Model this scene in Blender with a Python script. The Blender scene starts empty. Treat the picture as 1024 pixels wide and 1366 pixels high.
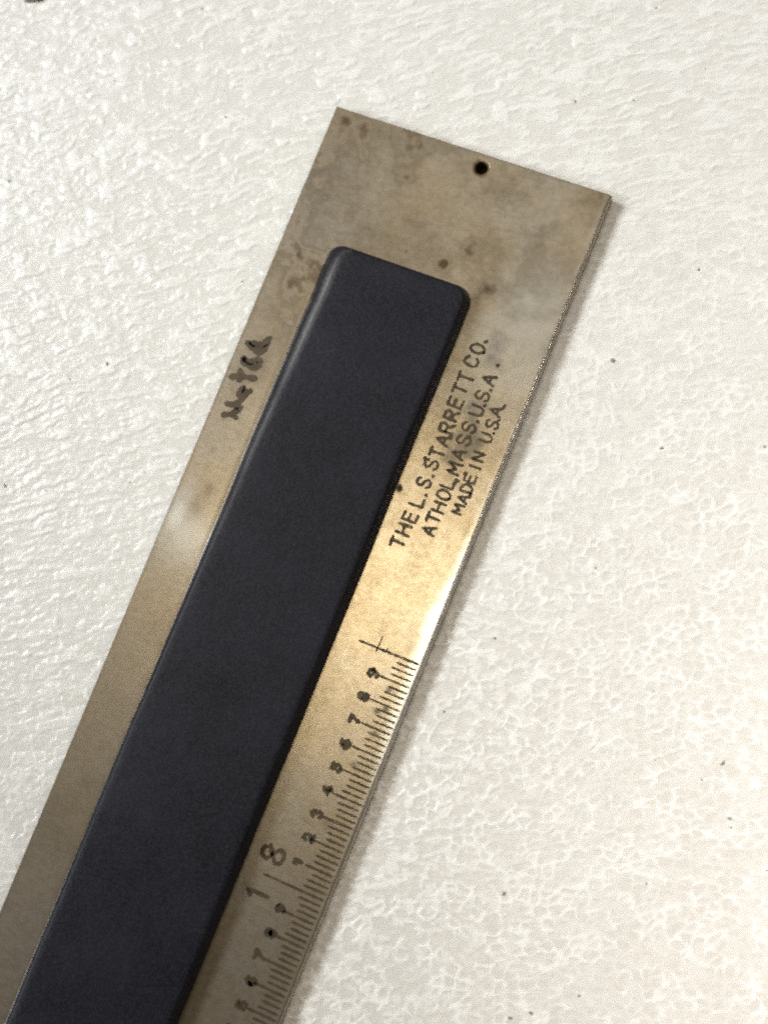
import bpy, bmesh, math, random
import numpy as np
from mathutils import Matrix, Vector

# ------------------------------------------------------------------ camera, world, lamps, exposure
sc = bpy.context.scene
sc.unit_settings.system = 'METRIC'
sc.unit_settings.scale_length = 0.01          # 1 unit = 1 cm
MM = 0.1
COL = sc.collection
random.seed(4)
rng = np.random.default_rng(11)

T_STEEL = 1.5                                  # mm, thickness of the beam
CAM = (55.72, -50.73, 150.67 + T_STEEL)        # mm
ROT = ((0.91000279, 0.37526512, -0.17626971),
       (-0.3521092, 0.92397578, 0.14929124),
       (0.21889274, -0.07378926, 0.97295484))
IMG_X = np.array((0.93444788, 0.35609992))     # directions on the table that run along the photo's width and height
IMG_Y = np.array((-0.35609992, 0.93444788))

cd = bpy.data.cameras.new('camera')
cam = bpy.data.objects.new('camera', cd)
COL.objects.link(cam)
m = Matrix(ROT).transposed().to_4x4()
m.translation = Vector(CAM) * MM
cam.matrix_world = m
cd.sensor_fit = 'HORIZONTAL'
cd.sensor_width = 36.0
cd.lens = 2000.0 / 1024.0 * 36.0
cd.clip_start = 0.1
cd.clip_end = 2000.0
cd.dof.use_dof = True
cd.dof.aperture_fstop = 0.23
foc = Vector((26.0, -30.0, T_STEEL)) * MM
cd.dof.focus_distance = abs((cam.matrix_world.inverted() @ foc).z)
sc.camera = cam

w = bpy.data.worlds.new('World')
sc.world = w
w.use_nodes = True
bg = w.node_tree.nodes['Background']
bg.inputs[0].default_value = (1.0, 0.84, 0.62, 1)
bg.inputs[1].default_value = 0.085


def area(name, loc, target, size, power, color, sy=None):
    d = bpy.data.lights.new(name, 'AREA')
    d.shape = 'RECTANGLE'
    d.size = size
    d.size_y = sy or size
    d.energy = power
    d.color = color
    o = bpy.data.objects.new(name, d)
    COL.objects.link(o)
    o.location = loc
    o.rotation_euler = (Vector(target) - Vector(loc)).to_track_quat('-Z', 'Y').to_euler()
    return o


def spot_lamp(name, loc, target, radius, power, color, angle, blend=1.0):
    d = bpy.data.lights.new(name, 'SPOT')
    d.shadow_soft_size = radius
    d.energy = power
    d.color = color
    d.spot_size = math.radians(angle)
    d.spot_blend = blend
    o = bpy.data.objects.new(name, d)
    COL.objects.link(o)
    o.location = loc
    o.rotation_euler = (Vector(target) - Vector(loc)).to_track_quat('-Z', 'Y').to_euler()
    return o


def dir_img(right, up, z):
    v = IMG_X * right + IMG_Y * up
    return Vector((v[0], v[1], z))


PI2 = math.pi ** 2


def lit(e, dist, z):
    """lamp power that gives a white surface facing up the brightness e"""
    return e * PI2 * dist * dist / z


def soft_lamp(name, tgt, size, d, rgb, dist=120.0):
    d = dir_img(*d).normalized()
    e = max(rgb)
    area(name, Vector(tgt) + d * dist, tgt, size, lit(e, dist, d.z), [c / e for c in rgb])


def beam_lamp(name, tgt, radius, angle, d, rgb, dist=60.0):
    d = dir_img(*d).normalized()
    e = max(rgb)
    spot_lamp(name, Vector(tgt) + d * dist, tgt, radius, 4 * lit(e, dist, d.z), [c / e for c in rgb], angle)


# unseen spots added to shape the table's brightness, cool left, warm right; one small warm lamp almost overhead, a wide one ahead
soft_lamp('ceiling_light', (2.5, -4.5, 0), 60, (.05, .5, .86), (.052, .050, .043))
soft_lamp('fill_light', (2.5, -4.5, 0), 70, (.6, .6, .6), (.075, .065, .05))  # added fill from the upper right, no known source
beam_lamp('unseen_spot', (2.0, -4.1, 0), 5, 6.5, (-.167, .1, 1), (.245, .216, .152))
beam_lamp('unseen_spot', (15.5, -5.2, 0), 6, 15, (.55, .05, .85), (2.7, 2.47, 2.22))
beam_lamp('unseen_spot', (10, 5.5, 0), 8, 18, (.5, .4, .7), (.44, .415, .39))
beam_lamp('unseen_spot', (-7, 4, 0), 16, 25, (-.75, .3, .85), (1.80, 1.83, 1.80))
beam_lamp('unseen_spot', (-8, -6.5, 0), 14, 18, (-.85, -.1, .65), (1.12, 1.19, 1.23))

sc.view_settings.view_transform = 'Standard'
sc.view_settings.look = 'None'
sc.view_settings.exposure = 0.0
sc.view_settings.gamma = 1.0
sc.cycles.filter_width = 2.1
sc.cycles.use_denoising = False                # the photograph has sensor grain of its own; a denoiser also wipes the fine wear


# ------------------------------------------------------------------ helpers
def link_mesh(name, me, mat=None, parent=None):
    o = bpy.data.objects.new(name, me)
    COL.objects.link(o)
    if mat:
        me.materials.append(mat)
    if parent:
        o.parent = parent
    return o


def mesh_np(name, V, F4=None, F3=None, smooth=True, polys=None):
    """mesh from numpy vertices (N,3), quads (M,4), triangles (K,3) and a few polygons of any length"""
    me = bpy.data.meshes.new(name)
    loops, starts, n = [], [], 0
    for F in (F4, F3):
        if F is not None and len(F):
            F = np.asarray(F, np.int32)
            loops.append(F.ravel())
            starts.append(n + np.arange(len(F), dtype=np.int32) * F.shape[1])
            n += F.size
    for p in polys or ():
        loops.append(np.asarray(p, np.int32))
        starts.append(np.array([n], np.int32))
        n += len(p)
    loops = np.concatenate(loops).astype(np.int32)
    starts = np.concatenate(starts).astype(np.int32)
    me.vertices.add(len(V))
    me.vertices.foreach_set('co', np.ascontiguousarray(V, np.float32).ravel())
    me.loops.add(len(loops))
    me.loops.foreach_set('vertex_index', loops)
    me.polygons.add(len(starts))
    me.polygons.foreach_set('loop_start', starts)
    me.polygons.foreach_set('use_smooth', np.full(len(starts), smooth))
    me.update(calc_edges=True)
    me.validate()
    return me


def attr(me, name, val):
    a = me.attributes.new(name, 'FLOAT', 'POINT')
    a.data.foreach_set('value', np.ascontiguousarray(val, np.float32))


def vnoise(x, y, seed):
    """smooth value noise in -1..1"""
    r = np.random.default_rng(seed)
    tab = r.uniform(-1, 1, (256, 256))
    xi, yi = np.floor(x).astype(int), np.floor(y).astype(int)
    fx, fy = x - xi, y - yi
    fx = fx * fx * fx * (fx * (fx * 6 - 15) + 10)
    fy = fy * fy * fy * (fy * (fy * 6 - 15) + 10)
    g = lambda a, b: tab[a & 255, b & 255]
    return (g(xi, yi) * (1 - fx) + g(xi + 1, yi) * fx) * (1 - fy) + (g(xi, yi + 1) * (1 - fx) + g(xi + 1, yi + 1) * fx) * fy


def fbm(x, y, seed, octs=4):
    s, a, n = 0, 1.0, 0
    for k in range(octs):
        s = s + a * vnoise(x * 2 ** k + 17.3 * k, y * 2 ** k - 9.1 * k, seed + k)
        n += a
        a *= 0.5
    return s / n


def voronoi(x, y, seed, jit=0.9):
    """distance to the nearest and second nearest jittered lattice point, and the nearest one's own value"""
    r = np.random.default_rng(seed)
    px, py, pv = r.uniform(-.5, .5, (128, 128)) * jit, r.uniform(-.5, .5, (128, 128)) * jit, r.uniform(0, 1, (128, 128))
    xi, yi = np.floor(x).astype(int), np.floor(y).astype(int)
    d1 = np.full(x.shape, 9.0)
    d2 = np.full(x.shape, 9.0)
    v1 = np.zeros(x.shape)
    for i in (-1, 0, 1):
        for j in (-1, 0, 1):
            a, b = xi + i, yi + j
            dx = a + .5 + px[a & 127, b & 127] - x
            dy = b + .5 + py[a & 127, b & 127] - y
            d = np.sqrt(dx * dx + dy * dy)
            near = d < d1
            d2 = np.where(near, d1, np.minimum(d2, d))
            v1 = np.where(near, pv[a & 127, b & 127], v1)
            d1 = np.where(near, d, d1)
    return d1, d2, v1


def material(name):
    mt = bpy.data.materials.new(name)
    mt.use_nodes = True
    nt = mt.node_tree
    b = nt.nodes['Principled BSDF']
    return mt, nt, b


def nd(nt, t, **kw):
    n = nt.nodes.new(t)
    for k, v in kw.items():
        if k in n.inputs:
            n.inputs[k].default_value = v
        else:
            setattr(n, k, v)
    return n


def noise_node(nt, vec, scale, detail=3.0, rough=0.5):
    n = nd(nt, 'ShaderNodeTexNoise', Scale=scale, Detail=detail, Roughness=rough)
    nt.links.new(vec, n.inputs['Vector'])
    return n.outputs['Fac']


def mix(nt, fac, a, b):
    n = nt.nodes.new('ShaderNodeMix')
    n.data_type = 'RGBA'
    for i, v in ((0, fac), (6, a), (7, b)):
        if hasattr(v, 'links'):
            nt.links.new(v, n.inputs[i])
        else:
            n.inputs[i].default_value = v if i == 0 else (*v, 1)
    return n.outputs[2]


def maprange(nt, v, a, b, c, d):
    n = nt.nodes.new('ShaderNodeMapRange')
    nt.links.new(v, n.inputs[0])
    for i, q in enumerate((a, b, c, d)):
        n.inputs[i + 1].default_value = q
    return n.outputs[0]


def math2(nt, op, a, b, clamp=False):
    n = nt.nodes.new('ShaderNodeMath')
    n.operation = op
    n.use_clamp = clamp
    for i, v in enumerate((a, b)):
        if hasattr(v, 'links'):
            nt.links.new(v, n.inputs[i])
        else:
            n.inputs[i].default_value = v
    return n.outputs[0]


def attr_node(nt, name):
    return nd(nt, 'ShaderNodeAttribute', attribute_name=name).outputs['Fac']


def objcoord(nt):
    return nt.nodes.new('ShaderNodeTexCoord').outputs['Object']


# ------------------------------------------------------------------ materials
def mat_table():
    mt, nt, b = material('white_plastic')
    oc = objcoord(nt)
    big = noise_node(nt, oc, 0.5, 3)
    fine = noise_node(nt, oc, 9, 3)
    # gloss highlights on the grain's ridges are painted into the colour as paler plastic
    c = mix(nt, maprange(nt, big, .35, .7, 0, 1), (.725, .709, .678), (.700, .682, .646))
    c = mix(nt, maprange(nt, fine, .5, .8, 0, .3), c, (.64, .62, .57))
    c = mix(nt, attr_node(nt, 'ridge'), c, (.93, .925, .905))
    nt.links.new(c, b.inputs['Base Color'])
    b.inputs['Roughness'].default_value = .26
    b.inputs['Specular IOR Level'].default_value = .5
    n2 = noise_node(nt, oc, 60, 3)
    bp = nd(nt, 'ShaderNodeBump', Strength=.25, Distance=.01)
    nt.links.new(n2, bp.inputs['Height'])
    nt.links.new(bp.outputs[0], b.inputs['Normal'])
    return mt


def mat_steel():
    mt, nt, b = material('worn_steel')
    oc = objcoord(nt)
    mp = nd(nt, 'ShaderNodeMapping')
    mp.inputs['Scale'].default_value = (1, 3.0, 1)
    nt.links.new(oc, mp.inputs['Vector'])
    pat, rust_shade, wear_glow = attr_node(nt, 'patina'), attr_node(nt, 'rust_shade'), attr_node(nt, 'wear_glow')
    fine = noise_node(nt, oc, 17, 4, .62)
    grain = noise_node(nt, mp.outputs[0], 40, 3, .6)
    mot = noise_node(nt, mp.outputs[0], 7, 4, .6)
    c = mix(nt, pat, (.455, .425, .392), (.44, .35, .24))
    c = mix(nt, maprange(nt, mot, .38, .62, 0, .55), c, (.36, .30, .215))
    c = mix(nt, maprange(nt, fine, .42, .66, 0, .5), c, (.27, .22, .15))
    c = mix(nt, maprange(nt, grain, .32, .48, .35, 0), c, (.60, .56, .49))
    c = mix(nt, wear_glow, c, (.72, .71, .69))
    rr = math2(nt, 'MULTIPLY', rust_shade, maprange(nt, fine, .3, .6, .78, 1.0), True)
    c = mix(nt, rr, c, (.095, .063, .027))
    nt.links.new(c, b.inputs['Base Color'])
    nt.links.new(maprange(nt, rr, .35, .78, .80, .0), b.inputs['Metallic'])
    r = maprange(nt, pat, 0, 1, .238, .262)
    r = math2(nt, 'ADD', r, maprange(nt, fine, .3, .7, -.006, .008))
    r = math2(nt, 'ADD', r, maprange(nt, rr, .4, .8, 0, .5))
    nt.links.new(r, b.inputs['Roughness'])
    nt.links.new(maprange(nt, rr, .2, .78, .5, .08), b.inputs['Specular IOR Level'])
    bp = nd(nt, 'ShaderNodeBump', Strength=.025, Distance=.003)
    h = math2(nt, 'ADD', fine, math2(nt, 'MULTIPLY', grain, .6))
    nt.links.new(h, bp.inputs['Height'])
    nt.links.new(bp.outputs[0], b.inputs['Normal'])
    return mt


def mat_grip():
    mt, nt, b = material('black_rubber')
    oc = objcoord(nt)
    big = noise_node(nt, oc, 1.0, 5, .68)
    fine = noise_node(nt, oc, 55, 2, .6)
    c = mix(nt, maprange(nt, big, .35, .68, 0, 1), (.0060, .0060, .0108), (.0138, .0138, .0222))
    c = mix(nt, maprange(nt, fine, .4, .75, 0, .6), c, (.044, .044, .053))
    crest_glint = math2(nt, 'MULTIPLY', attr_node(nt, 'crest_glint'), maprange(nt, fine, .3, .7, .4, 1.1), True)
    c = mix(nt, crest_glint, c, (.27, .27, .26))  # pale highlight line painted into the rubber's colour
    nt.links.new(c, b.inputs['Base Color'])
    nt.links.new(maprange(nt, big, .3, .7, .37, .43), b.inputs['Roughness'])
    b.inputs['Specular IOR Level'].default_value = .13
    bp = nd(nt, 'ShaderNodeBump', Strength=.5, Distance=.004)
    nt.links.new(fine, bp.inputs['Height'])
    bp2 = nd(nt, 'ShaderNodeBump', Strength=.3, Distance=.05)
    nt.links.new(big, bp2.inputs['Height'])
    nt.links.new(bp2.outputs[0], bp.inputs['Normal'])
    nt.links.new(bp.outputs[0], b.inputs['Normal'])
    return mt


def mat_etch(name, col, lo, hi, scale=26):
    """dark etching that has worn through in places"""
    mt, nt, b = material(name)
    oc = objcoord(nt)
    geo = nt.nodes.new('ShaderNodeNewGeometry').outputs['Position']
    f = noise_node(nt, geo, scale, 4, .6)
    f2 = noise_node(nt, geo, 6, 2, .5)
    c = mix(nt, maprange(nt, f2, .35, .65, 0, 1), col, tuple(v * 1.9 for v in col))
    nt.links.new(c, b.inputs['Base Color'])
    b.inputs['Roughness'].default_value = .6
    b.inputs['Metallic'].default_value = .25
    a = math2(nt, 'ADD', maprange(nt, f, lo, hi, 1, .25), maprange(nt, f2, .35, .65, .1, -.15), True)
    nt.links.new(a, b.inputs['Alpha'])
    return mt


def mat_plain(name, col, rough=.7):
    mt, nt, b = material(name)
    oc = objcoord(nt)
    f = noise_node(nt, oc, 30, 3)
    c = mix(nt, f, tuple(v * .6 for v in col), tuple(min(1, v * 1.4) for v in col))
    nt.links.new(c, b.inputs['Base Color'])
    b.inputs['Roughness'].default_value = rough
    return mt


M_TABLE, M_STEEL, M_GRIP = mat_table(), mat_steel(), mat_grip()
M_ETCH = mat_etch('dark_etching', (.042, .029, .012), .50, .78)
M_TICK = mat_etch('graduation_etching', (.045, .031, .013), .50, .76, 18)
M_TICK_WORN = mat_etch('worn_graduation_etching', (.045, .032, .015), .46, .74, 14)
M_HAND = mat_etch('brown_marking', (.050, .034, .018), .52, .80, 22)
M_DIRT = mat_plain('grey_dirt', (.27, .245, .20), .9)
M_CRUMB = mat_plain('brown_crumb', (.36, .30, .20), .9)
M_SCRATCH = mat_plain('scratch_black', (.008, .008, .009), .7)

# ------------------------------------------------------------------ the white table under it (structure)
def axis(lo, hi, step, far):
    core = np.arange(lo, hi + step * .5, step)
    grow = []
    d, s = 0.0, step
    while d < far:
        s *= 1.35
        d += s
        grow.append(d)
    grow = np.array(grow)
    return np.concatenate([(lo - grow)[::-1], core, hi + grow])


# table coordinates in mm along the photo's width (e) and height (n), centred under the picture
O2 = np.array((19.0, -37.0))
e = axis(-53, 53, .14, 420)
n = axis(-66, 66, .14, 320)
E, N = np.meshgrid(e, n)
wx = E + .45 * fbm(E * .75, N * .75, 31, 3) + .9 * fbm(E * .12, N * .12, 51, 2)
wy = N + .4 * fbm(E * .75, N * .75, 41, 3) + .9 * fbm(E * .12, N * .12, 61, 2)
th = math.radians(8)
ux, uy = wx * math.cos(th) + wy * math.sin(th), -wx * math.sin(th) + wy * math.cos(th)


def grain(sx, sy, seed):
    d1, d2, v1 = voronoi(ux / sx, uy / sy, seed)
    edge = d2 - d1
    node = np.clip((d1 - .52) / .25, 0, 1)
    wid = .34 + .34 * fbm(E * .6, N * .8, seed + 200, 3) + .2 * node
    return np.clip(1 - edge / np.maximum(wid, .03), 0, 1) ** .8, v1


# the grain runs from drawn-out dashes (far left) over short broken pieces to closed pebbles (near right)
wgt = np.clip(.5 + (E * .8 - N) / 60 + .12 * fbm(E * .1, N * .1, 75, 2), 0, 1)
net = np.clip((E - 14 - .25 * N) / 16, 0, 1)
ga, va = grain(2.3, .72, 7)
gb, vb = grain(1.32, .98, 8)
gc, vc = grain(1.0, .8, 9)
brk = np.clip(.5 + 2.2 * fbm(E * .55, N * .85, 72, 3), 0, 1)
brk2 = np.clip(.45 + 2.2 * fbm(E * .9, N * 1.1, 73, 3), 0, 1)
dash = np.clip((fbm(ux * .58, uy * 2.3, 82, 3) - .02) / .34, 0, 1)
dash2 = np.clip(1 - np.abs(fbm(ux * .40, uy * 1.6, 83, 3)) / .09, 0, 1) * brk
blob = np.clip((fbm(ux * 1.15, uy * 1.6, 84, 3) - .08) / .3, 0, 1)
ridge = (1 - wgt) * np.maximum(np.maximum(.85 * dash, .6 * dash2), .55 * ga * brk)
ridge = ridge + wgt * (1 - net) * np.maximum(.6 * blob, gb * brk2)
ridge = ridge + wgt * net * np.maximum(np.maximum(gb * (.35 + .65 * brk2), .4 * gc * brk), .3 * blob)
ridge = np.clip(ridge, 0, 1)
H = (.10 + .004 * wgt) * ridge + .012 * (va * (1 - wgt) + vb * wgt - .5) + .020 * fbm(ux * .4, uy * 1.3, 81, 4) + .006 * fbm(E * 2.2, N * 2.8, 91, 2)
fade = np.clip(1 - np.maximum(np.abs(E) - 52, np.abs(N) - 65) / 3, 0, 1)
H = H * fade
H -= H.max() * .75                                 # the beam rests on the tops of the grain
XY = O2 + E[..., None] * IMG_X + N[..., None] * IMG_Y
V = np.concatenate([XY, H[..., None]], -1).reshape(-1, 3)
ny, nx = E.shape
idx = np.arange(nx * ny).reshape(ny, nx)
Q = np.stack([idx[:-1, :-1], idx[:-1, 1:], idx[1:, 1:], idx[1:, :-1]], -1).reshape(-1, 4)
rim = np.concatenate([idx[0, :-1], idx[:-1, -1], idx[-1, :0:-1], idx[:0:-1, 0]])
low = V[rim].copy()
low[:, 2] = -40
b0 = len(V)
V = np.concatenate([V, low])
k = np.arange(len(rim))
k2 = (k + 1) % len(rim)
side = np.stack([rim[k2], rim[k], b0 + k, b0 + k2], -1)
me = mesh_np('tabletop', V * MM, F4=np.concatenate([Q, side]), polys=[list((b0 + k)[::-1])])
attr(me, 'ridge', np.concatenate([(ridge * (.62 + .38 * wgt) * fade).ravel(), np.zeros(len(rim))]))
tabletop = link_mesh('tabletop', me, M_TABLE)
tabletop['kind'] = 'structure'
tabletop['label'] = 'white moulded plastic tabletop with fine pebbled grain'


def lump(name, seed, flat=.45):
    bm = bmesh.new()
    bmesh.ops.create_icosphere(bm, subdivisions=2, radius=1)
    r = random.Random(seed)
    ph = [r.uniform(0, 6) for _ in range(6)]
    for v in bm.verts:
        c = v.co
        s = 1 + .28 * math.sin(3.1 * c.x + ph[0]) * math.sin(2.7 * c.y + ph[1]) + .22 * math.sin(5 * c.y + ph[2] + 3 * c.z) + .15 * math.sin(7 * c.x + ph[3])
        v.co = Vector((c.x * s, c.y * s, c.z * s * flat))
    me = bpy.data.meshes.new(name)
    bm.to_mesh(me)
    bm.free()
    for p in me.polygons:
        p.use_smooth = True
    return me


SPECKS = [(-13.62, -34.95, 4), (-19.1, -51.51, 4), (-19.88, 6.49, 3.5), (-30.53, -0.84, 2), (-26.19, -4.6, 3), (-37.9, -9.99, 3), (-13.46, -1.72, 2),
          (-12.14, -4.55, 3), (-33.36, -19.44, 3.5), (-2.88, -21.28, 2), (-23.12, -20.85, 2), (23.91, 9.08, 3.5), (29.71, 11.05, 3),
          (33.64, -15.23, 3.5), (37.86, -16.02, 5), (45.74, -22.92, 4.5), (42.61, -4.1, 4), (55.22, -19.22, 2.5), (62.44, -50.19, 5), (61.13, -52.48, 3),
          (64.89, -54.91, 3), (65.33, -55.67, 3), (69.84, -58.19, 3), (47.35, -70.32, 4), (57.62, -76.35, 4.5), (52.28, -81.08, 5), (53.98, -79.77, 4),
          (59.76, -63.85, 2.5), (53.79, -46.15, 2), (56.26, -52.43, 2), (43.98, -36.73, 3), (37.12, -47.12, 3), (35.09, -55.96, 3), (28.27, 21.45, 3),
          (35.55, 16.64, 2), (-16.92, -38.05, 2), (-5.81, -46.13, 2.5)]
for q in range(12):                                # finer dust between the larger grit
    SPECKS.append((random.uniform(-40, 72), random.uniform(-95, 22), random.uniform(.8, 1.7)))
SPECKS = [q for q in SPECKS if not (-1 < q[0] < 34 and q[1] < 1.5)]
speck_me = [lump('dirt_speck', s, .25) for s in range(3)]
for q in speck_me:
    q.materials.append(M_DIRT)


def table_h(x, y):
    p = np.array((x, y)) - O2
    i, j = np.searchsorted(e, p @ IMG_X), np.searchsorted(n, p @ IMG_Y)
    return float(H[min(j, ny - 1), min(i, nx - 1)])


for i, (x, y, r) in enumerate(SPECKS):
    o = bpy.data.objects.new('dirt_speck', speck_me[i % 3])
    COL.objects.link(o)
    o.parent = tabletop
    s = r / 13.3 * .52 * MM
    o.location = (x * MM, y * MM, (table_h(x, y) + .01) * MM)
    o.scale = (s * random.uniform(.8, 1.5), s * random.uniform(.7, 1.1), s)
    o.rotation_euler = (0, 0, random.uniform(0, 6))

# brown crumb lying at the far left corner of the view
cm = lump('crumb', 9, .55)
cm.materials.append(M_CRUMB)
crumb = link_mesh('crumb', cm)
crumb.location = (-39.6 * MM, 1.75 * MM, .25 * MM)
crumb.scale = (1.5 * MM, .55 * MM, .6 * MM)
crumb.rotation_euler = (0, 0, math.radians(24))
crumb['label'] = 'small brown crumb of grit lying alone on the white tabletop'
crumb['category'] = 'crumb'

# ------------------------------------------------------------------ the steel beam
W, LEN = 31.65, 190.0
root = bpy.data.objects.new('caliper', None)
COL.objects.link(root)
root.location = (W / 2 * MM, -LEN / 2 * MM, 0)
root['label'] = 'worn steel measuring beam with engraved inch scale and black rubber grip on white tabletop'
root['category'] = 'measuring tool'
root['kind'] = 'thing'
ORG = Vector(root.location)


def child(name, me, mat=None, parent=root):
    o = link_mesh(name, me, mat, parent)
    if parent is root:
        o.matrix_parent_inverse = Matrix.Translation(-ORG)
    return o


ZT = T_STEEL
CH = .32                                           # chamfer along the scale edge
hx, hy, hr = 17.57, -1.55, .68
xs = np.concatenate([[.0, .012], np.arange(.2, W - CH, .22), [W - CH]])
ys = np.concatenate([[.0, -.012], -np.arange(.2, 104, .22), -np.arange(104.5, LEN, 2.0), [-LEN]])
X, Y = np.meshgrid(xs, ys)
ny2, nx2 = X.shape
nv = nx2 * ny2
PX, PY = X.ravel().copy(), Y.ravel().copy()
rad = np.hypot(PX - hx, PY - hy)
idx2 = np.arange(nv).reshape(ny2, nx2)
Q2 = np.stack([idx2[:-1, :-1], idx2[1:, :-1], idx2[1:, 1:], idx2[:-1, 1:]], -1).reshape(-1, 4)
inside = rad < hr
Q2 = Q2[~inside[Q2].any(1)]
# snap the ring of vertices round the drilled hole on to its circle
cnt = np.bincount(Q2.ravel(), minlength=nv)
ring = (cnt < 4) & (cnt > 0) & (rad < hr + .6)
PX[ring] = hx + (PX[ring] - hx) / rad[ring] * hr
PY[ring] = hy + (PY[ring] - hy) / rad[ring] * hr
# slight unevenness of the worn face and its edge
PZ = np.full(nv, ZT) + .012 * fbm(PX * .12, PY * .12, 5, 2)
used = cnt > 0
rings_xy = np.concatenate([idx2[:, 0], idx2[-1, 1:], idx2[-2::-1, -1], idx2[0, -2:0:-1]])
P = np.stack([PX, PY, PZ], 1)
nick = .10 * np.abs(fbm(PY[rings_xy] * .9, PY[rings_xy] * .0 + 3, 15, 3))
base = P[rings_xy]


def out_ring(pts, d_l, d_r, z):
    q = pts.copy()
    q[:, 0] = np.where(pts[:, 0] <= xs[0] + 1e-6, pts[:, 0] - d_l, np.where(pts[:, 0] >= xs[-1] - 1e-6, pts[:, 0] + d_r, pts[:, 0]))
    q[:, 1] = np.where(pts[:, 1] >= ys[0] - 1e-6, pts[:, 1] + d_l, pts[:, 1])
    q[:, 2] = z
    return q


r1 = out_ring(base, .0, CH * .5, ZT - .05)
r2 = out_ring(base, .0, CH, ZT - .30)
isr = base[:, 0] >= xs[-1] - 1e-6
for q in (r1, r2):
    q[isr, 0] -= nick[isr]
r2[~isr, 2] = ZT - .16
r1[~isr, 2] = ZT - .05
r3 = out_ring(base, .0, CH, .12)
r4 = out_ring(base, .0, CH - .1, .0)
r3[isr, 0] -= nick[isr] * .5
rings = [r1, r2, r3, r4]
V = [P]
F = [Q2]
prev = rings_xy
off = nv
for q in rings:
    cur = off + np.arange(len(q))
    a, b_ = np.arange(len(q)), (np.arange(len(q)) + 1) % len(q)
    F.append(np.stack([prev[a], cur[a], cur[b_], prev[b_]], -1))
    V.append(q)
    prev = cur
    off += len(q)
bottom = list(prev[::-1])
# wall of the drilled hole
ringi = np.where(ring)[0]
ang = np.arctan2(PY[ringi] - hy, PX[ringi] - hx)
ringi = ringi[np.argsort(ang)]
hw = P[ringi].copy()
hw[:, 2] = .05
V.append(hw)
cur = off + np.arange(len(hw))
a, b_ = np.arange(len(hw)), (np.arange(len(hw)) + 1) % len(hw)
F.append(np.stack([ringi[a], ringi[b_], cur[b_], cur[a]], -1))
V = np.concatenate(V)
F = np.concatenate(F)
AX, AY = V[:, 0], V[:, 1]


def spot(x, y, rx, ry, p=2.0, wob=.35, seed=3):
    k = 1 + wob * fbm(AX * .8, AY * .8, seed, 3)
    d = np.hypot((AX - x) / rx, (AY - y) / ry) / k
    return np.exp(-d ** p)


GL, GR, GT, GB = 5.25, 22.05, -14.35, -189.0     # outline of the rubber grip on the steel
pat = .50 + .95 * fbm(AX * .16, AY * .16, 101, 5) + .35 * fbm(AX * .6, AY * .6, 131, 3)
pat += .25 * spot(14, -8, 9, 7) + .35 * spot(3.4, -45, 1.6, 5) + .35 * spot(27, -40, 5, 22) - .5 * spot(27, -14, 4, 8) - .9 * spot(1.2, -47.5, 1.6, 3)  # last term clears patina under the painted pale reflection
low_left = np.clip((-AY - 48) / 4, 0, 1) * np.clip((10 - AX) / 3, 0, 1)
brown = np.clip((-AY - 52) / 5, 0, 1) * np.clip((90 + AY) / 8, .35, 1)
pat = pat * (1 - .7 * low_left) + (.10 + .55 * brown) * low_left
rust_shade = .40 * np.log1p(np.exp(9 * (fbm(AX * .30, AY * .30, 201, 5) * 1.8 - .25))) / 9 * np.clip((36 + AY) / 10, .25, 1)
rust_shade += .75 * spot(17.75, -12.6, .55, .5) + .25 * spot(17.3, -12.4, 1.6, 1.1) + .30 * spot(22.6, -14.4, .7, 1.5) + .22 * spot(22.4, -17.5, .5, 1.4)
rust_shade += .42 * spot(4.0, -2.2, .8, 1.4) + .38 * spot(5.0, -4.2, .6, .9) + .25 * spot(2.7, -1.2, 1.6, .7) + .8 * spot(22.4, -36.4, .35, .4)
rust_shade += .30 * spot(3.3, -43.8, .6, .9) + .25 * spot(2.7, -46, 1.0, 1.3) + .25 * spot(2.0, -39.5, .35, .5) + .2 * spot(2.1, -41.6, .4, .6)
rust_shade += .20 * spot(2.3, -31, 1.3, 4.5) + .16 * spot(24.7, -30, 1.6, 11) + .16 * spot(26.8, -29, 1.6, 10) + .13 * spot(28.8, -30, 1.4, 7)
for bx, by in ((29.3, -56.0), (29.7, -57.9), (29.0, -58.5), (28.8, -64.4), (29.6, -60.6), (28.6, -70.8)):
    rust_shade += .55 * spot(bx, by, .45, .3)
rust_shade += .28 * spot(30.5, -38.1, .3, .9) + .35 * spot(10.5, -5, 1.0, .5) * .5
rust_shade *= 1.45
cloud = (.5 + .5 * np.tanh(2.2 * (fbm(AX * .22, AY * .22, 231, 5) * 1.5 - .35)))
rust_shade += (.46 * spot(3.5, -3, 6, 5) + .30 * spot(3, -15, 4, 8) + .42 * spot(12, -10.5, 9, 3.5) + .3 * spot(22, -18, 2.5, 6)) * (.35 + .9 * cloud)
rust_shade += .34 * cloud * np.clip((34 + AY) / 8, 0, 1)
rust_shade = np.maximum(rust_shade, np.exp(-((np.hypot(AX - hx, AY - hy) - hr) / .12).clip(0, None) ** 2) * 1.4)  # hole wall and rim coloured dark to stand for the shade inside
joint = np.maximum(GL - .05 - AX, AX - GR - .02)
rust_shade = np.maximum(rust_shade, .5 * np.exp(-(joint.clip(0, None) / .22) ** 2) * (AY < GT - .8))
rust_shade *= 1 - .6 * low_left
rust_shade += .17 * low_left * brown * (.6 + .8 * cloud)
wear_glow = np.zeros_like(AX)
wx_ = np.interp(-AY, [0, 33, 37, 44, 47, 53, 60, 66], [.25, .25, .3, .7, 1.25, 1.1, .9, .5])
strip = np.clip((AX - (W - CH - wx_) + .3 * fbm(AX * 1.2, AY * 1.2, 301, 4)) / .9 + .35, 0, 1)
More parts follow.
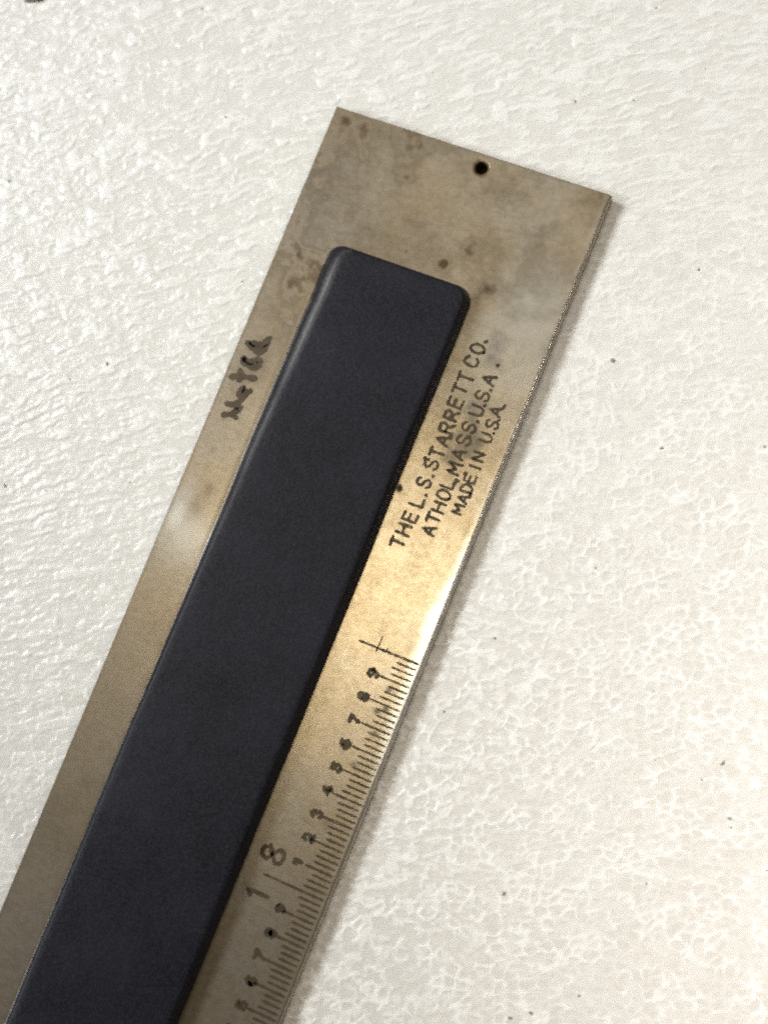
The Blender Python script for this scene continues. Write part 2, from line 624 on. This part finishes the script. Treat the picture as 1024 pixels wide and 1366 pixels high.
wear_glow = strip * np.interp(-AY, [0, 3, 30, 36, 40, 62, 68, 80], [.25, .5, .35, .7, 1, 1, .35, .15])  # worn edge band, with its bright glow painted into the colour
wear_glow = np.maximum(wear_glow, .9 * spot(1.1, -47.6, 1.1, 2.4))  # pale reflection painted on the left strip
wear_glow = np.maximum(wear_glow, .55 * spot(2.8, -49.0, 3.2, 2.6))  # softer outer part of that painted reflection
wear_glow = np.maximum(wear_glow, .42 * spot(28.3, -17, 4.2, 8, 3))
grim = np.hypot(np.clip(np.maximum(6.6 - AX, AX - 21), 0, None), np.clip(AY + 15.2, 0, None))
wear_glow = np.maximum(wear_glow, .6 * np.exp(-((grim - .30) / .24) ** 2) * (AY < -12) * (1 - low_left))
me = mesh_np('steel_blade', V * MM, F4=F, polys=[bottom])
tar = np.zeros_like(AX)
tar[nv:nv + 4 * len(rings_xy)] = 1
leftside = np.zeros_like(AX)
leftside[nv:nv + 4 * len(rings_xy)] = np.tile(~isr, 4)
top_edge = np.exp(-np.minimum(AX, -AY).clip(0, None) / .16) * (np.arange(len(AX)) < nv)
patch = np.clip(.5 + 1.4 * fbm(AX * .5, AY * .5, 501, 4), 0, 1)
rust_shade = np.maximum(rust_shade, tar * (.16 + .26 * patch))
rust_shade = np.maximum(rust_shade, leftside * 1.4)
rust_shade = np.maximum(rust_shade, top_edge * (.55 + .35 * patch))
chamf = np.zeros_like(AX)
chamf[nv:nv + len(rings_xy)][isr] = 1
rust_shade *= 1 - .75 * chamf
wear_glow *= 1 - tar * (1 - chamf)
attr(me, 'patina', .5 + .5 * np.tanh(1.5 * (pat - .5)))
attr(me, 'rust_shade', np.clip(rust_shade, 0, 1.4))
attr(me, 'wear_glow', np.clip(wear_glow, 0, 1))
cx_ = np.empty(len(me.polygons) * 3, np.float32)
me.polygons.foreach_get('center', cx_)
cx_ = cx_.reshape(-1, 3) / MM
sharp = (cx_[:, 0] < xs[0] + 1e-3) | (cx_[:, 1] > ys[0] - 1e-3) | ((np.hypot(cx_[:, 0] - hx, cx_[:, 1] - hy) < hr + .02) & (cx_[:, 2] < ZT - .2))
me.polygons.foreach_set('use_smooth', ~sharp)
blade = child('blade', me, M_STEEL)

# ------------------------------------------------------------------ black rubber grip
def round_rect(x0, x1, y0, y1, rtl, rtr, seg=10):
    """outline, counter-clockwise, with rounded top corners (y1 is the top); many points down the sides so they can waver"""
    pts = []
    ly = np.linspace(y0, y1 - rtr, 70)
    pts += [(x1, y) for y in ly]
    pts += [(x1 - rtr + rtr * math.cos(a), y1 - rtr + rtr * math.sin(a)) for a in np.linspace(0, math.pi / 2, seg)[1:]]
    pts += [(x, y1) for x in np.linspace(x1 - rtr, x0 + rtl, 12)[1:]]
    pts += [(x0 + rtl + rtl * math.cos(a), y1 - rtl + rtl * math.sin(a)) for a in np.linspace(math.pi / 2, math.pi, seg)[1:]]
    pts += [(x0, y) for y in np.linspace(y1 - rtl, y0, 70)[1:]]
    return np.array(pts)


GH = 2.05
prof = [(0.0, -.05), (.02, .25), (.16, .78), (.36, 1.30), (.52, 1.60), (.70, 1.82), (.86, 1.95), (1.0, 2.01), (1.25, GH), (1.9, GH + .03)]
SR, ST = .5, .6                          # how far the right and top faces lean in
rings = []
for f_, z in prof:
    x0, x1, y1 = GL, GR - SR * f_, GT - ST * f_
    o = round_rect(x0, x1, GB + .4 * f_, y1, 1.5, 1.7)
    wob = .05 * vnoise(o[:, 1] * .11, o[:, 1] * 0 + 2.2, 21) + .03 * vnoise(o[:, 1] * .45, o[:, 1] * 0 + 7.2, 22)
    o[:, 0] += wob
    o[:, 0] += f_ * np.interp(-o[:, 1], [14, 30, 50, 70], [2.1, 1.8, 1.2, .9]) * np.clip((15 - o[:, 0]) / 8, 0, 1)
    o[:, 0] += np.interp(-o[:, 1], [14, 40, 102], [.35, .12, .0]) * np.clip((15 - o[:, 0]) / 8, 0, 1)
    rings.append(np.column_stack([o, np.full(len(o), ZT + z)]))
nr = len(rings[0])
V = np.concatenate(rings)
F = []
a, b_ = np.arange(nr), (np.arange(nr) + 1) % nr
for i in range(len(rings) - 1):
    F.append(np.stack([i * nr + a, i * nr + b_, (i + 1) * nr + b_, (i + 1) * nr + a], -1))
top = list((len(rings) - 1) * nr + a)
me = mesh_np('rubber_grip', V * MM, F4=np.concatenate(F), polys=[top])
crest_glint = np.zeros(len(V))
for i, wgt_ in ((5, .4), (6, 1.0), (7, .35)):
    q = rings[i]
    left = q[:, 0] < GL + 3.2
    k_ = np.interp(-q[:, 1], [14.5, 16.5, 24, 32, 44, 52], [0, 1, .8, .38, .25, 0]) * left  # painted highlight along the left crest, fading down the grip
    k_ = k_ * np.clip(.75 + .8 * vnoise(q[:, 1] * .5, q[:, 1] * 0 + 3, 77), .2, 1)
    crest_glint[i * nr:(i + 1) * nr] = k_ * wgt_
attr(me, 'crest_glint', crest_glint)
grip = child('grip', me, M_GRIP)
grip['label'] = 'matte black rubber grip strip with rounded end'

# fine crease pressed into the grip near its end
me = bpy.data.meshes.new('crease')
cv = [(8.7, -26.75), (9.6, -26.28), (10.6, -25.75), (11.5, -25.2)]
vv, ff = [], []
for i, (x, y) in enumerate(cv):
    t = .09 * math.sin(math.pi * (i + .25) / 3.5)
    for s in (-1, 1):
        vv.append((x * MM - s * t * .5 * MM, (y + s * t) * MM, (ZT + GH + .05) * MM))
for i in range(3):
    ff.append((2 * i, 2 * i + 2, 2 * i + 3, 2 * i + 1))
me.from_pydata(vv, [], ff)
me.materials.append(M_SCRATCH)
cr = bpy.data.objects.new('crease', me)
COL.objects.link(cr)
cr.parent = grip

# ------------------------------------------------------------------ engraving: strokes laid as thin worn ribbons on the steel
ZE = ZT + .035
FONT = {
    'A': [[(0, 0), (.5, 1), (1, 0)], [(.2, .36), (.8, .36)]],
    'B': [[(0, 0), (0, 1), (.7, 1), (.9, .78), (.7, .54), (0, .54)], [(.7, .54), (1, .28), (.75, 0), (0, 0)]],
    'C': [[(.95, .8), (.7, 1), (.3, 1), (.03, .7), (.03, .3), (.3, 0), (.7, 0), (.95, .2)]],
    'D': [[(0, 0), (0, 1), (.6, 1), (.95, .7), (.95, .3), (.6, 0), (0, 0)]],
    'E': [[(.9, 1), (0, 1), (0, 0), (.9, 0)], [(0, .52), (.75, .52)]],
    'H': [[(0, 0), (0, 1)], [(.95, 0), (.95, 1)], [(0, .52), (.95, .52)]],
    'I': [[(.5, 0), (.5, 1)]],
    'L': [[(.05, 1), (.05, 0), (.85, 0)]],
    'M': [[(0, 0), (.05, 1), (.5, .25), (.95, 1), (1, 0)]],
    'N': [[(0, 0), (0, 1), (.95, 0), (.95, 1)]],
    'O': [[(.3, 0), (.03, .3), (.03, .7), (.3, 1), (.7, 1), (.97, .7), (.97, .3), (.7, 0), (.3, 0)]],
    'R': [[(0, 0), (0, 1), (.7, 1), (.92, .77), (.7, .5), (0, .5)], [(.45, .5), (.95, 0)]],
    'S': [[(.92, .82), (.7, 1), (.28, 1), (.05, .77), (.25, .55), (.72, .45), (.95, .22), (.7, 0), (.27, 0), (.04, .18)]],
    'T': [[(.5, 0), (.5, 1)], [(0, 1), (1, 1)]],
    'U': [[(0, 1), (0, .3), (.25, 0), (.7, 0), (.95, .3), (.95, 1)]],
    '.': [[(.42, .02), (.58, .02), (.5, .12)]],
    ',': [[(.5, .08), (.38, -.16)]],
    '1': [[(.25, .78), (.55, 1), (.55, 0)]],
    '2': [[(.05, .75), (.3, 1), (.7, 1), (.93, .75), (.85, .5), (.05, 0), (.95, 0)]],
    '3': [[(.05, .85), (.4, 1), (.8, .9), (.85, .65), (.45, .52), (.9, .35), (.85, .1), (.4, 0), (.05, .15)]],
    '4': [[(.75, 0), (.75, 1), (.05, .3), (.98, .3)]],
    '5': [[(.9, 1), (.15, 1), (.1, .55), (.6, .62), (.95, .35), (.8, .07), (.4, 0), (.05, .12)]],
    '6': [[(.85, .9), (.5, 1), (.15, .7), (.05, .3), (.3, 0), (.7, 0), (.95, .28), (.7, .55), (.3, .52), (.07, .3)]],
    '7': [[(.05, 1), (.95, 1), (.4, 0)]],
    '8': [[(.5, .53), (.15, .72), (.25, .96), (.5, 1), (.75, .96), (.85, .72), (.5, .53), (.07, .28), (.22, .03), (.5, 0), (.78, .03), (.93, .28), (.5, .53)]],
    '9': [[(.15, .1), (.5, 0), (.85, .3), (.95, .7), (.7, 1), (.3, 1), (.05, .72), (.3, .45), (.7, .48), (.93, .7)]],
}


class Ribbon:
    def __init__(self):
        self.v, self.f, self.k = [], [], 0

    def stroke(self, pts, wid, jit=.0, r=random):
        pts = [Vector((p[0] + r.uniform(-jit, jit), p[1] + r.uniform(-jit, jit))) for p in pts]
        z = ZE + .0022 * self.k
        self.k = (self.k + 1) % 9
        dense = [pts[0]]
        for a_, b2 in zip(pts, pts[1:]):
            m_ = max(1, int((b2 - a_).length / .22))
            dense += [a_.lerp(b2, (i + 1) / m_) for i in range(m_)]
        hw = [wid * .5 * r.uniform(.72, 1.2) for _ in dense]
        nrm = []
        for i in range(len(dense)):
            t = (dense[min(i + 1, len(dense) - 1)] - dense[max(i - 1, 0)])
            t = t.normalized() if t.length > 1e-9 else Vector((1, 0))
            nrm.append((Vector((-t.y, t.x)), t))
        b0 = len(self.v)
        # one strip with tapered round ends
        seq = [(dense[0] - nrm[0][1] * hw[0] * .8, nrm[0][0], hw[0] * .35)]
        seq += [(p, n_[0], h) for p, n_, h in zip(dense, nrm, hw)]
        seq += [(dense[-1] + nrm[-1][1] * hw[-1] * .8, nrm[-1][0], hw[-1] * .35)]
        for p, n_, h in seq:
            self.v += [((p + n_ * h).x * MM, (p + n_ * h).y * MM, z * MM), ((p - n_ * h).x * MM, (p - n_ * h).y * MM, z * MM)]
        for i in range(len(seq) - 1):
            q = b0 + 2 * i
            self.f.append((q, q + 1, q + 3, q + 2))

    def glyph(self, ch, cx, cy, cw, chh, wid, jit=.03, r=random):
        """a character centred at (cx, cy) that reads up the beam: its right is +y, its top is -x"""
        for s in FONT[ch]:
            self.stroke([(cx - (p[1] - .5) * chh, cy + (p[0] - .5) * cw) for p in s], wid, jit, r)
        if r.random() < .4:                       # corrosion has spread a little from the cut
            p = r.choice(r.choice(FONT[ch]))
            x, y = cx - (p[1] - .5) * chh, cy + (p[0] - .5) * cw
            self.stroke([(x, y), (x + r.uniform(-.2, .2), y + r.uniform(-.2, .2))], wid * r.uniform(1.1, 1.6), 0, r)

    def build(self, name, mat):
        me = bpy.data.meshes.new(name)
        me.from_pydata(self.v, [], self.f)
        return child(name, me, mat)


LINES = [
    (1.42, .98, .33, [('T', 24.35, -41.68), ('H', 24.52, -40.25), ('E', 24.62, -38.78), ('L', 24.62, -37.04), ('.', 24.66, -36.15), ('S', 24.57, -35.0), ('.', 24.64, -34.0),
                      ('S', 24.6, -32.9), ('T', 24.6, -31.6), ('A', 24.65, -30.2), ('R', 24.65, -28.78), ('R', 24.55, -27.36), ('E', 24.5, -25.93), ('T', 24.42, -24.5), ('T', 24.38, -23.2),
                      ('C', 24.42, -21.4), ('O', 24.5, -19.9), ('.', 24.5, -18.9)]),
    (1.36, .98, .32, [('A', 26.95, -39.35), ('T', 26.95, -38.04), ('H', 26.93, -36.8), ('O', 26.95, -35.45), ('L', 26.9, -34.2), (',', 26.95, -33.5), ('M', 26.85, -32.5), ('A', 26.75, -30.95),
                      ('S', 26.75, -29.4), ('S', 26.78, -27.98), ('.', 26.8, -27.1), ('U', 26.82, -26.05), ('.', 26.86, -25.3), ('S', 26.88, -24.4), ('.', 26.88, -23.6), ('A', 26.85, -22.55), ('.', 26.6, -20.9)]),
    (1.2, .84, .29, [('M', 28.91, -36.3), ('A', 28.95, -35.1), ('D', 28.93, -33.95), ('E', 28.88, -32.9), ('I', 28.82, -31.6), ('N', 28.8, -30.45), ('U', 28.86, -28.35), ('.', 28.9, -27.65), ('S', 28.88, -26.85),
                     ('.', 28.86, -26.2), ('A', 28.8, -25.45), ('.', 28.9, -24.6)]),
]
for hgt, wd, st, chars in LINES:
    words, k_ = {17 + 1: (3, 4, 8, 3), 17: (6, 5, 6), 12: (4, 2, 6)}[len(chars)], 0
    for n_ in words:
        rb = Ribbon()
        for ch, x, y in chars[k_:k_ + n_]:
            rb.glyph(ch, x + random.uniform(-.06, .06), y, wd * (1.1 if ch == 'M' else 1), hgt, st, .05)
        rb.build('lettering', M_ETCH)
        k_ += n_

HAND = [
    [(1.62, -35.79), (2.46, -35.45), (3.05, -35.64)], [(2.44, -35.41), (3.12, -34.42), (2.34, -34.38), (1.46, -34.53)],
    [(2.34, -34.38), (2.82, -33.71), (2.25, -33.17)], [(2.82, -33.71), (3.06, -32.88), (3.42, -32.33)], [(3.06, -32.88), (2.53, -32.24), (2.22, -33.1)],
    [(0.66, -31.75), (1.55, -31.35), (2.54, -31.08), (3.3, -31.05)], [(1.35, -30.68), (1.74, -31.2), (1.7, -31.71)],
    [(1.27, -29.3), (1.41, -29.83), (2.84, -29.98), (3.23, -29.5), (2.96, -28.86), (1.97, -29.54), (1.4, -29.42)],
    [(0.96, -27.58), (1.65, -28.0), (2.71, -28.28), (3.07, -27.74), (3.12, -27.05), (2.41, -27.39), (1.36, -27.52)], [(2.27, -27.86), (2.68, -27.21), (3.1, -26.4)]]
rb = Ribbon()
for s in HAND:
    rb.stroke(s, .70, .04)
o = rb.build('handwriting', M_HAND)
o['label'] = 'hand scribed dark brown marking'

# graduations: forty to the inch; every fourth one longer, the inch lines longest
def tick_mesh(length, wid, seed, mat=None):
    r = random.Random(seed)
    m_ = max(3, int(length / .35))
    v, f = [], []
    for i in range(m_ + 1):
        x = -length * i / m_
        h = wid * .5 * r.uniform(.75, 1.2) * (.6 if i in (0, m_) else 1)
        dy = r.uniform(-.02, .02)
        v += [(x * MM, (dy + h) * MM, 0), (x * MM, (dy - h) * MM, 0)]
    for i in range(m_):
        f.append((2 * i, 2 * i + 2, 2 * i + 3, 2 * i + 1))
    me = bpy.data.meshes.new('tick_mark')
    me.from_pydata(v, [], f)
    me.materials.append(mat or M_TICK)
    return me


T_MIN = [tick_mesh(2.15 + .12 * k_, .23, k_) for k_ in range(4)]
T_TEN = [tick_mesh(3.35 + .1 * k_, .24, 10 + k_) for k_ in range(3)]
T_INCH = tick_mesh(6.7, .27, 20)
W_MIN = [tick_mesh(2.1 + .12 * k_, .28, 30 + k_, M_TICK_WORN) for k_ in range(4)]
W_TEN = [tick_mesh(3.2 + .15 * k_, .29, 40 + k_, M_TICK_WORN) for k_ in range(3)]
Y0, STEP = -52.51, 25.4 / 40
for i in range(0, 82):
    old = random.random() < (i - 22) / 26
    me = T_INCH if i % 40 == 0 else ((W_TEN if old else T_TEN)[i % 3] if i % 4 == 0 else (W_MIN if old else T_MIN)[random.randrange(4)])
    o = child('tick_mark', me)
    o.matrix_parent_inverse = Matrix.Identity(4)
    o.location = Vector(((31.12 + random.uniform(-.06, .06)) * MM, (Y0 - i * STEP) * MM, (ZE + .001 * (i % 2)) * MM)) - ORG

# small tenth numbers and the large inch number, all reading up the beam
for i in range(1, 20):
    if i == 10:
        continue
    d = str(10 - i % 10)
    rb = Ribbon()
    rb.glyph(d, 27.12 + .012 * i + random.uniform(-.08, .08), Y0 - i * 2.54 + .02, .76, .95, .45, .07)
    rb.build('numeral', M_ETCH)
for ch, y in (('1', Y0 - 25.4 - 2.05), ('8', Y0 - 25.4 + 2.15)):
    rb = Ribbon()
    rb.glyph(ch, 24.55, y, 1.7, 2.3, .45, .05)
    rb.build('numeral', M_ETCH)

# little scribed cross stroke on the topmost inch line
rb = Ribbon()
rb.stroke([(26.55, -52.9), (26.6, -51.2)], .16, .02)
rb.stroke([(27.55, -52.2), (27.5, -52.5)], .2, .02)
rb.build('scribe_mark', M_TICK)
